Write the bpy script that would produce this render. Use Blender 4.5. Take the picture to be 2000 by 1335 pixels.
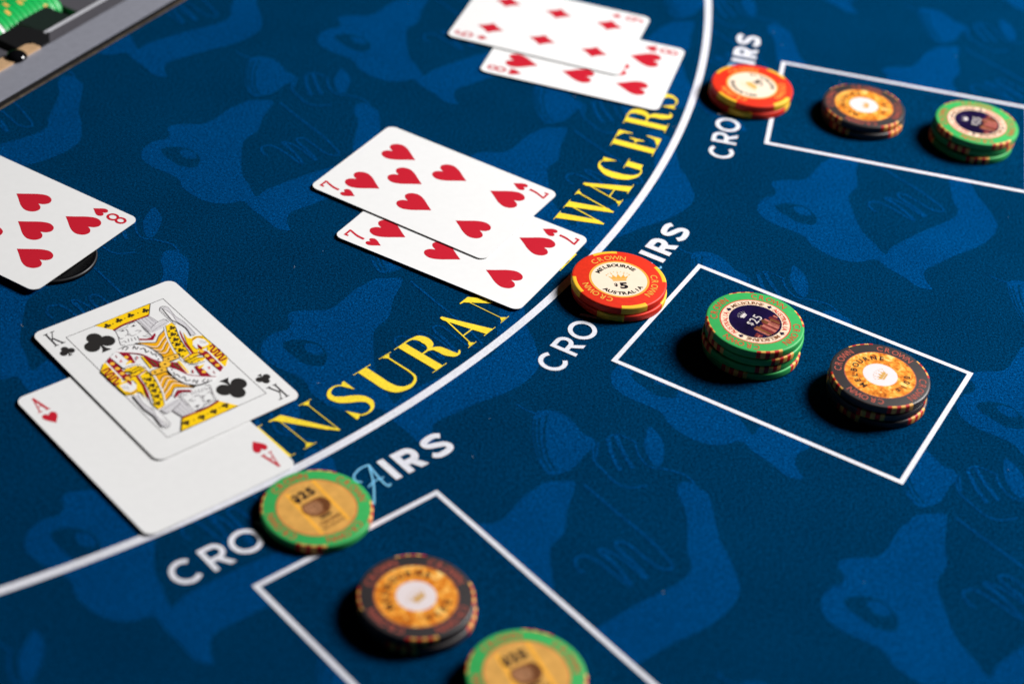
import bpy, bmesh, math, random
from mathutils import Vector, Matrix
from mathutils.geometry import tessellate_polygon

for o in list(bpy.data.objects):
    bpy.data.objects.remove(o, do_unlink=True)
S = bpy.context.scene
COL = S.collection
MM = 0.001

# ------------------------------------------------------------------ camera
cam_data = bpy.data.cameras.new('camera')
cam = bpy.data.objects.new('camera', cam_data)
COL.objects.link(cam)
S.camera = cam
PITCH, ROLL, HEIGHT = 0.66725, 0.11133, 460.87
cam.location = (0, -585 * MM, HEIGHT * MM)
cam.rotation_mode = 'XYZ'
cam.rotation_euler = (Matrix.Rotation(math.pi / 2 - PITCH, 4, 'X') @ Matrix.Rotation(ROLL, 4, 'Z')).to_euler()
cam_data.sensor_fit = 'HORIZONTAL'
cam_data.sensor_width = 36.0
cam_data.lens = 36.0 * 3707.8 / 2000
cam_data.clip_start = 0.01
cam_data.clip_end = 20
cam_data.dof.use_dof = True
cam_data.dof.focus_distance = 0.768
cam_data.dof.aperture_fstop = 5.9

# ------------------------------------------------------------------ light
world = bpy.data.worlds.new('World')
S.world = world
world.use_nodes = True
world.node_tree.nodes['Background'].inputs[0].default_value = (0.75, 0.85, 1.0, 1)
world.node_tree.nodes['Background'].inputs[1].default_value = 0.002
ld = bpy.data.lights.new('key_lamp', 'AREA')
ld.shape = 'DISK'
ld.size = 0.5
ld.energy = 19.5
ld.spread = math.radians(120)
ld.color = (1.0, 0.985, 0.965)
key = bpy.data.objects.new('key_lamp', ld)
COL.objects.link(key)
key.location = (1.04, 0.56, 0.96)
key.rotation_euler = (Vector((0.0, 0.04, 0.0)) - key.location).to_track_quat('-Z', 'Y').to_euler()
S.render.engine = 'CYCLES'
S.view_settings.view_transform = 'Standard'
S.view_settings.look = 'None'
S.view_settings.exposure = 0
S.view_settings.gamma = 1
S.view_settings.use_curve_mapping = False

# ------------------------------------------------------------------ materials
def srgb(r, g, b):
    f = lambda c: (c / 255 / 12.92) if c / 255 <= 0.04045 else ((c / 255 + 0.055) / 1.055) ** 2.4
    return (f(r), f(g), f(b), 1)

MATS = {}
def new_mat(name):
    m = bpy.data.materials.new(name)
    m.use_nodes = True
    MATS[name] = m
    nt = m.node_tree
    return m, nt, nt.nodes['Principled BSDF']

def plain(name, col, rough=0.5, spec=0.4, vary=0.06, scale=900, metal=0.0, bump=0.0, coat=0.0):
    m, nt, b = new_mat(name)
    tc = nt.nodes.new('ShaderNodeTexCoord')
    nz = nt.nodes.new('ShaderNodeTexNoise'); nz.inputs['Scale'].default_value = scale; nz.inputs['Detail'].default_value = 3
    nt.links.new(tc.outputs['Object'], nz.inputs['Vector'])
    rp = nt.nodes.new('ShaderNodeValToRGB')
    rp.color_ramp.elements[0].position = 0.3; rp.color_ramp.elements[1].position = 0.7
    lo = tuple(max(0, c * (1 - vary)) for c in col[:3]) + (1,)
    hi = tuple(min(1, c * (1 + vary)) for c in col[:3]) + (1,)
    rp.color_ramp.elements[0].color = lo; rp.color_ramp.elements[1].color = hi
    nt.links.new(nz.outputs['Fac'], rp.inputs['Fac'])
    nt.links.new(rp.outputs['Color'], b.inputs['Base Color'])
    b.inputs['Roughness'].default_value = rough
    b.inputs['Specular IOR Level'].default_value = spec
    b.inputs['Metallic'].default_value = metal
    b.inputs['Coat Weight'].default_value = coat
    b.inputs['Coat Roughness'].default_value = 0.25
    if bump:
        bp = nt.nodes.new('ShaderNodeBump'); bp.inputs['Strength'].default_value = bump; bp.inputs['Distance'].default_value = 0.0001
        nt.links.new(nz.outputs['Fac'], bp.inputs['Height']); nt.links.new(bp.outputs['Normal'], b.inputs['Normal'])
    return m

def felt(name, col, lo=0.12, hi=2.1, bump=1.0, sheen=0.22, tint=(0.0, 0.2, 0.42, 1)):
    """short-napped cloth: speckled fibre ends over a soft cloudy variation"""
    m, nt, b = new_mat(name)
    tc = nt.nodes.new('ShaderNodeNewGeometry')
    n1 = nt.nodes.new('ShaderNodeTexNoise'); n1.inputs['Scale'].default_value = 1900; n1.inputs['Detail'].default_value = 2; n1.inputs['Roughness'].default_value = 0.7
    n2 = nt.nodes.new('ShaderNodeTexNoise'); n2.inputs['Scale'].default_value = 1000; n2.inputs['Detail'].default_value = 2
    n3 = nt.nodes.new('ShaderNodeTexNoise'); n3.inputs['Scale'].default_value = 26; n3.inputs['Detail'].default_value = 4
    for n in (n1, n2, n3):
        nt.links.new(tc.outputs['Position'], n.inputs['Vector'])
    r1 = nt.nodes.new('ShaderNodeMapRange'); r1.inputs[1].default_value = 0.28; r1.inputs[2].default_value = 0.74; r1.inputs[3].default_value = lo; r1.inputs[4].default_value = hi
    r2 = nt.nodes.new('ShaderNodeMapRange'); r2.inputs[1].default_value = 0.3; r2.inputs[2].default_value = 0.7; r2.inputs[3].default_value = 1 - (1 - lo) * 0.5; r2.inputs[4].default_value = 1 + (hi - 1) * 0.5
    r3 = nt.nodes.new('ShaderNodeMapRange'); r3.inputs[1].default_value = 0.3; r3.inputs[2].default_value = 0.7; r3.inputs[3].default_value = 0.92; r3.inputs[4].default_value = 1.08
    for n, r in ((n1, r1), (n2, r2), (n3, r3)):
        nt.links.new(n.outputs['Fac'], r.inputs[0])
    mu = nt.nodes.new('ShaderNodeMath'); mu.operation = 'MULTIPLY'
    mu2 = nt.nodes.new('ShaderNodeMath'); mu2.operation = 'MULTIPLY'
    nt.links.new(r1.outputs[0], mu.inputs[0]); nt.links.new(r2.outputs[0], mu.inputs[1])
    nt.links.new(mu.outputs[0], mu2.inputs[0]); nt.links.new(r3.outputs[0], mu2.inputs[1])
    mx = nt.nodes.new('ShaderNodeVectorMath'); mx.operation = 'SCALE'
    mx.inputs[0].default_value = col[:3]
    nt.links.new(mu2.outputs[0], mx.inputs['Scale'])
    nt.links.new(mx.outputs[0], b.inputs['Base Color'])
    b.inputs['Roughness'].default_value = 0.85
    b.inputs['Specular IOR Level'].default_value = 0.0
    b.inputs['Sheen Weight'].default_value = sheen
    b.inputs['Sheen Roughness'].default_value = 0.4
    b.inputs['Sheen Tint'].default_value = tint
    bp = nt.nodes.new('ShaderNodeBump'); bp.inputs['Strength'].default_value = bump; bp.inputs['Distance'].default_value = 0.0002
    nt.links.new(n1.outputs['Fac'], bp.inputs['Height']); nt.links.new(bp.outputs['Normal'], b.inputs['Normal'])
    return m

felt('felt_blue', srgb(0, 42, 74))
felt('felt_motif', srgb(0, 54, 101))
felt('felt_white', (0.74, 0.75, 0.82, 1), 0.84, 1.1, 0.35, 0.0)
felt('felt_yellow', srgb(250, 220, 62), 0.8, 1.12, 0.35, 0.0)
felt('felt_sky', srgb(120, 190, 232), 0.86, 1.1, 0.35, 0.0)
plain('card_stock', (0.80, 0.80, 0.805, 1), 0.5, 0.12, 0.012, 300, bump=0.03)
plain('card_edge', (0.62, 0.61, 0.60, 1), 0.7, 0.2)
plain('ink_red', srgb(192, 30, 48), 0.5, 0.12, 0.03)
plain('ink_black', srgb(44, 42, 42), 0.5, 0.12, 0.05)
plain('ink_dark', srgb(30, 24, 30), 0.5, 0.12, 0.05)
plain('ink_darkred', srgb(150, 18, 44), 0.5, 0.12, 0.05)
plain('ink_yellow', srgb(250, 205, 22), 0.5, 0.12, 0.05)
plain('ink_amber', srgb(240, 172, 24), 0.5, 0.12, 0.08)
plain('ink_gold', srgb(246, 190, 62), 0.5, 0.12, 0.05)
plain('ink_brown', srgb(120, 86, 30), 0.5, 0.12, 0.05)
plain('ink_grey', srgb(210, 208, 212), 0.5, 0.12, 0.05, 2500)
plain('ink_greyline', srgb(120, 114, 120), 0.5, 0.12, 0.05)
plain('ink_rose', srgb(205, 100, 112), 0.5, 0.12, 0.05)
plain('ink_green', srgb(60, 84, 44), 0.5, 0.12, 0.05)
plain('ink_white', (0.83, 0.82, 0.83, 1), 0.5, 0.12, 0.02)
plain('ink_frame', srgb(70, 64, 66), 0.5, 0.12, 0.05)
plain('chip_red', srgb(222, 50, 28), 0.45, 0.22, 0.07, 700, bump=0.1)
plain('chip_green', srgb(56, 168, 88), 0.45, 0.22, 0.06, 700, bump=0.1)
plain('chip_charcoal', srgb(52, 47, 48), 0.42, 0.4, 0.08, 700, bump=0.1)
plain('chip_yellow', srgb(240, 190, 50), 0.45, 0.22, 0.05, 700)
plain('chip_spot_red', srgb(196, 36, 30), 0.45, 0.22, 0.05, 700)
plain('chip_spot_cream', srgb(240, 178, 88), 0.45, 0.22, 0.05, 700)
plain('chip_gold_ink', srgb(232, 170, 72), 0.35, 0.5, 0.05, 700)
plain('chip_red_ink', srgb(205, 58, 42), 0.4, 0.4, 0.05, 700)
plain('chip_rust_ink', srgb(176, 84, 70), 0.4, 0.4, 0.05, 700)
plain('inlay_cream', srgb(240, 220, 198), 0.42, 0.18, 0.02, 400)
plain('inlay_white', srgb(226, 214, 216), 0.42, 0.18, 0.02, 400)
plain('crown_pale', srgb(205, 158, 84), 0.35, 0.5, 0.08, 700)
plain('inlay_tan', srgb(214, 160, 82), 0.42, 0.18, 0.12, 260)
plain('inlay_amber', srgb(246, 176, 62), 0.42, 0.18, 0.08, 260)
plain('inlay_brown', srgb(120, 72, 40), 0.42, 0.18, 0.35, 420)
plain('inlay_brown_light', srgb(178, 128, 92), 0.42, 0.18, 0.2, 420)
plain('inlay_ring', srgb(238, 206, 180), 0.42, 0.18, 0.22, 650)
plain('inlay_navy', srgb(20, 10, 50), 0.42, 0.06, 0.5, 160)
plain('inlay_dusk', srgb(110, 42, 44), 0.42, 0.06, 0.45, 500)
plain('inlay_pink', srgb(178, 104, 92), 0.42, 0.06, 0.25, 500)
plain('inlay_silver', srgb(214, 206, 204), 0.42, 0.18, 0.15, 900)
plain('black_gloss', (0.003, 0.003, 0.004, 1), 0.35, 0.12, 0.05)
plain('black_rim', (0.03, 0.03, 0.032, 1), 0.4, 0.3, 0.05)
plain('black_plastic', (0.008, 0.008, 0.009, 1), 0.5, 0.4, 0.1, bump=0.05)
plain('dark_plastic', (0.012, 0.022, 0.018, 1), 0.45, 0.4, 0.1)
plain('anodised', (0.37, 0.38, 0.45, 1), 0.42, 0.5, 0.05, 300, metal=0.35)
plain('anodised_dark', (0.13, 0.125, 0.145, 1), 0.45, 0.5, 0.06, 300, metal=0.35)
plain('screw_black', (0.004, 0.004, 0.005, 1), 0.08, 0.6, 0.05)
plain('rack_green', srgb(20, 176, 84), 0.35, 0.4, 0.05, 700)
plain('anodised_rim', (0.85, 0.86, 0.93, 1), 0.3, 0.6, 0.03, 300, metal=0.3)
plain('trim_brown', (0.10, 0.075, 0.05, 1), 0.6, 0.3, 0.5, 180)
plain('gap_shade_black', (0.008, 0.007, 0.007, 1), 0.6, 0.3, 0.1)  # shade painted as flat black along the flange's outer side
plain('beech_block', srgb(196, 160, 122), 0.55, 0.4, 0.12, 220)

def fiery(name):
    m, nt, b = new_mat(name)
    tc = nt.nodes.new('ShaderNodeTexCoord')
    nz = nt.nodes.new('ShaderNodeTexNoise'); nz.inputs['Scale'].default_value = 330; nz.inputs['Detail'].default_value = 4; nz.inputs['Distortion'].default_value = 1.2
    nt.links.new(tc.outputs['Object'], nz.inputs['Vector'])
    rp = nt.nodes.new('ShaderNodeValToRGB')
    e = rp.color_ramp.elements
    e[0].position = 0.30; e[0].color = srgb(150, 74, 16)
    e[1].position = 0.72; e[1].color = srgb(254, 222, 140)
    k = e.new(0.44); k.color = srgb(222, 128, 34)
    k = e.new(0.58); k.color = srgb(244, 170, 66)
    nt.links.new(nz.outputs['Fac'], rp.inputs['Fac']); nt.links.new(rp.outputs['Color'], b.inputs['Base Color'])
    b.inputs['Roughness'].default_value = 0.42
    b.inputs['Specular IOR Level'].default_value = 0.2
    return m
fiery('inlay_fire')

# ------------------------------------------------------------------ mesh helpers
class MB:
    """collects flat print and solid pieces (millimetres) into one mesh"""
    def __init__(self, z=0.0, dz=0.004):
        self.v = []; self.f = []; self.m = []; self.mats = []; self.z = z; self.dz = dz; self.smooth = False
    def mi(self, mat):
        if mat not in self.mats: self.mats.append(mat)
        return self.mats.index(mat)
    def face(self, pts, mat):
        i = len(self.v); self.v += pts; self.f.append(tuple(range(i, i + len(pts)))); self.m.append(self.mi(mat))
    def poly(self, pts, mat):
        pts = [(p[0], p[1]) for p in pts]
        a = sum(pts[i - 1][0] * pts[i][1] - pts[i][0] * pts[i - 1][1] for i in range(len(pts)))
        if a < 0: pts = pts[::-1]
        i = len(self.v); self.v += [(x, y, self.z) for x, y in pts]; k = self.mi(mat)
        for t in tessellate_polygon([[Vector((x, y, 0)) for x, y in pts]]):
            a, b, c = t
            cr = (pts[b][0] - pts[a][0]) * (pts[c][1] - pts[a][1]) - (pts[b][1] - pts[a][1]) * (pts[c][0] - pts[a][0])
            if abs(cr) < 1e-12: continue
            if cr < 0: b, c = c, b
            self.f.append((i + a, i + b, i + c)); self.m.append(k)
        self.z += self.dz
    def disc(self, x, y, r, mat, ry=None, n=20):
        ry = ry or r
        self.poly([(x + r * math.cos(t * math.tau / n), y + ry * math.sin(t * math.tau / n)) for t in range(n)], mat)
    def ring(self, x, y, r0, r1, mat, a0=0, a1=360, n=64):
        k = self.mi(mat); i = len(self.v)
        for t in range(n + 1):
            a = math.radians(a0 + (a1 - a0) * t / n)
            self.v += [(x + r0 * math.cos(a), y + r0 * math.sin(a), self.z), (x + r1 * math.cos(a), y + r1 * math.sin(a), self.z)]
        for t in range(n):
            j = i + 2 * t
            self.f.append((j, j + 1, j + 3, j + 2)); self.m.append(k)
        self.z += self.dz
    def stroke(self, pts, w, mat, closed=False):
        n = len(pts); ws = w if isinstance(w, (list, tuple)) else [w] * n
        k = self.mi(mat); i = len(self.v)
        for t in range(n):
            p = Vector(pts[t][:2])
            if closed: a = Vector(pts[t - 1][:2]); b = Vector(pts[(t + 1) % n][:2])
            else: a = Vector(pts[max(t - 1, 0)][:2]); b = Vector(pts[min(t + 1, n - 1)][:2])
            d1 = (p - a); d2 = (b - p)
            d1 = d1.normalized() if d1.length > 1e-9 else d2.normalized()
            d2 = d2.normalized() if d2.length > 1e-9 else d1
            tg = (d1 + d2)
            tg = tg.normalized() if tg.length > 1e-6 else d1
            nn = Vector((-tg.y, tg.x)); mit = min(1 / max(0.3, nn.dot(Vector((-d1.y, d1.x)))), 2.0)
            off = nn * (ws[t] / 2 * mit)
            self.v += [(p.x + off.x, p.y + off.y, self.z), (p.x - off.x, p.y - off.y, self.z)]
        for t in range(n if closed else n - 1):
            j = i + 2 * t; q = i + 2 * ((t + 1) % n)
            self.f.append((j, j + 1, q + 1, q)); self.m.append(k)
        self.z += self.dz
    def curve(self, pts, w, mat, sub=7, closed=False):
        P, Wd = smooth(pts, w if isinstance(w, (list, tuple)) else [w] * len(pts), sub, closed)
        self.stroke(P, Wd, mat, closed)
    def prism(self, pts, z0, z1, mat):
        a = sum(pts[i - 1][0] * pts[i][1] - pts[i][0] * pts[i - 1][1] for i in range(len(pts)))
        if a < 0: pts = pts[::-1]
        n = len(pts)
        self.face([(x, y, z1) for x, y in pts], mat)
        self.face([(x, y, z0) for x, y in pts[::-1]], mat)
        for i in range(n):
            (x, y), (u, v) = pts[i], pts[(i + 1) % n]
            self.face([(x, y, z0), (u, v, z0), (u, v, z1), (x, y, z1)], mat)
    def lathe(self, prof, mat, n=72, a0=0, a1=360):
        k = self.mi(mat); i = len(self.v); full = (a1 - a0) >= 360; cols = n if full else n + 1; L = len(prof)
        for t in range(cols):
            a = math.radians(a0 + (a1 - a0) * t / n); c, s = math.cos(a), math.sin(a)
            self.v += [(r * c, r * s, z) for r, z in prof]
        for t in range(n):
            u = i + t * L; v = i + ((t + 1) % cols) * L
            for q in range(L - 1):
                self.f.append((u + q, v + q, v + q + 1, u + q + 1)); self.m.append(k)
    def mesh(self, name, fn=None, shade=False):
        me = bpy.data.meshes.new(name)
        vs = [fn(*p) for p in self.v] if fn else self.v
        me.from_pydata([(x * MM, y * MM, z * MM) for x, y, z in vs], [], self.f)
        for m in self.mats: me.materials.append(MATS[m])
        me.polygons.foreach_set('material_index', self.m)
        if shade: me.polygons.foreach_set('use_smooth', [True] * len(me.polygons))
        me.update()
        return me

def smooth(pts, ws, sub=7, closed=False):
    n = len(pts); P = []; Wd = []
    rng = range(n if closed else n - 1)
    g = lambda i: pts[i % n] if closed else pts[max(0, min(n - 1, i))]
    for i in rng:
        p0, p1, p2, p3 = g(i - 1), g(i), g(i + 1), g(i + 2)
        for s in range(sub):
            t = s / sub
            P.append(tuple(0.5 * (2 * p1[k] + (p2[k] - p0[k]) * t + (2 * p0[k] - 5 * p1[k] + 4 * p2[k] - p3[k]) * t * t + (3 * p1[k] - p0[k] - 3 * p2[k] + p3[k]) * t ** 3) for k in (0, 1)))
            w1, w2 = ws[i % n], ws[(i + 1) % n]
            Wd.append(w1 + (w2 - w1) * (3 * t * t - 2 * t ** 3))
    if not closed:
        P.append(tuple(pts[-1][:2])); Wd.append(ws[-1])
    return P, Wd

def add(name, me, parent=None, loc=(0, 0, 0), rz=0.0):
    o = bpy.data.objects.new(name, me)
    COL.objects.link(o)
    o.parent = parent
    o.location = [c * MM for c in loc]
    o.rotation_euler = (0, 0, math.radians(rz))
    return o
def tag(o, label, cat, group=None):
    o['label'] = label; o['category'] = cat
    if group: o['group'] = group
    return o
def struct(o):
    o['kind'] = 'structure'; return o

# ------------------------------------------------------------------ glyphs of the built-in font
_gl = {}
def glyph(ch, bold=0.0):
    key_ = (ch, bold)
    if key_ in _gl: return _gl[key_]
    cu = bpy.data.curves.new('glyph', 'FONT'); cu.body = ch; cu.size = 1.0; cu.fill_mode = 'FRONT'; cu.resolution_u = 3; cu.offset = bold
    ob = bpy.data.objects.new('glyph', cu); COL.objects.link(ob)
    dg = bpy.context.evaluated_depsgraph_get(); dg.update()
    me = bpy.data.meshes.new_from_object(ob.evaluated_get(dg))
    vs = [(v.co.x, v.co.y) for v in me.vertices]; fs = [tuple(p.vertices) for p in me.polygons]
    bpy.data.objects.remove(ob); bpy.data.curves.remove(cu); bpy.data.meshes.remove(me)
    x0 = min(v[0] for v in vs); x1 = max(v[0] for v in vs)
    _gl[key_] = ([(x - (x0 + x1) / 2, y) for x, y in vs], fs, x1 - x0)
    return _gl[key_]
def put_glyph(mb, ch, x, y, ang, h, mat, bold=0.0, sx=1.0):
    """cap height h, centred on x at baseline y, turned by ang degrees"""
    vs, fs, w = glyph(ch, bold); s = h / 0.73
    c, sn = math.cos(math.radians(ang)), math.sin(math.radians(ang)); i = len(mb.v); k = mb.mi(mat)
    for vx, vy in vs:
        vx *= s * sx; vy *= s
        mb.v.append((x + c * vx - sn * vy, y + sn * vx + c * vy, mb.z))
    for f in fs:
        a, b, d = mb.v[i + f[0]], mb.v[i + f[1]], mb.v[i + f[2]]
        cr = (b[0] - a[0]) * (d[1] - a[1]) - (b[1] - a[1]) * (d[0] - a[0])
        g = f if cr > 0 else f[::-1]
        mb.f.append(tuple(i + q for q in g)); mb.m.append(k)
def arc_text(mb, txt, r, mid, h, mat, step, bold=0.0, inward=False, sx=1.0):
    """letters round a circle; inward=True puts their tops towards the centre"""
    n = len(txt)
    for i, ch in enumerate(txt):
        o = (i - (n - 1) / 2) * step
        a = mid + o if inward else mid - o
        rr = r + h / 2 if inward else r - h / 2
        put_glyph(mb, ch, rr * math.cos(math.radians(a)), rr * math.sin(math.radians(a)), a + 90 if inward else a - 90, h, mat, bold, sx)
    mb.z += mb.dz
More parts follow.
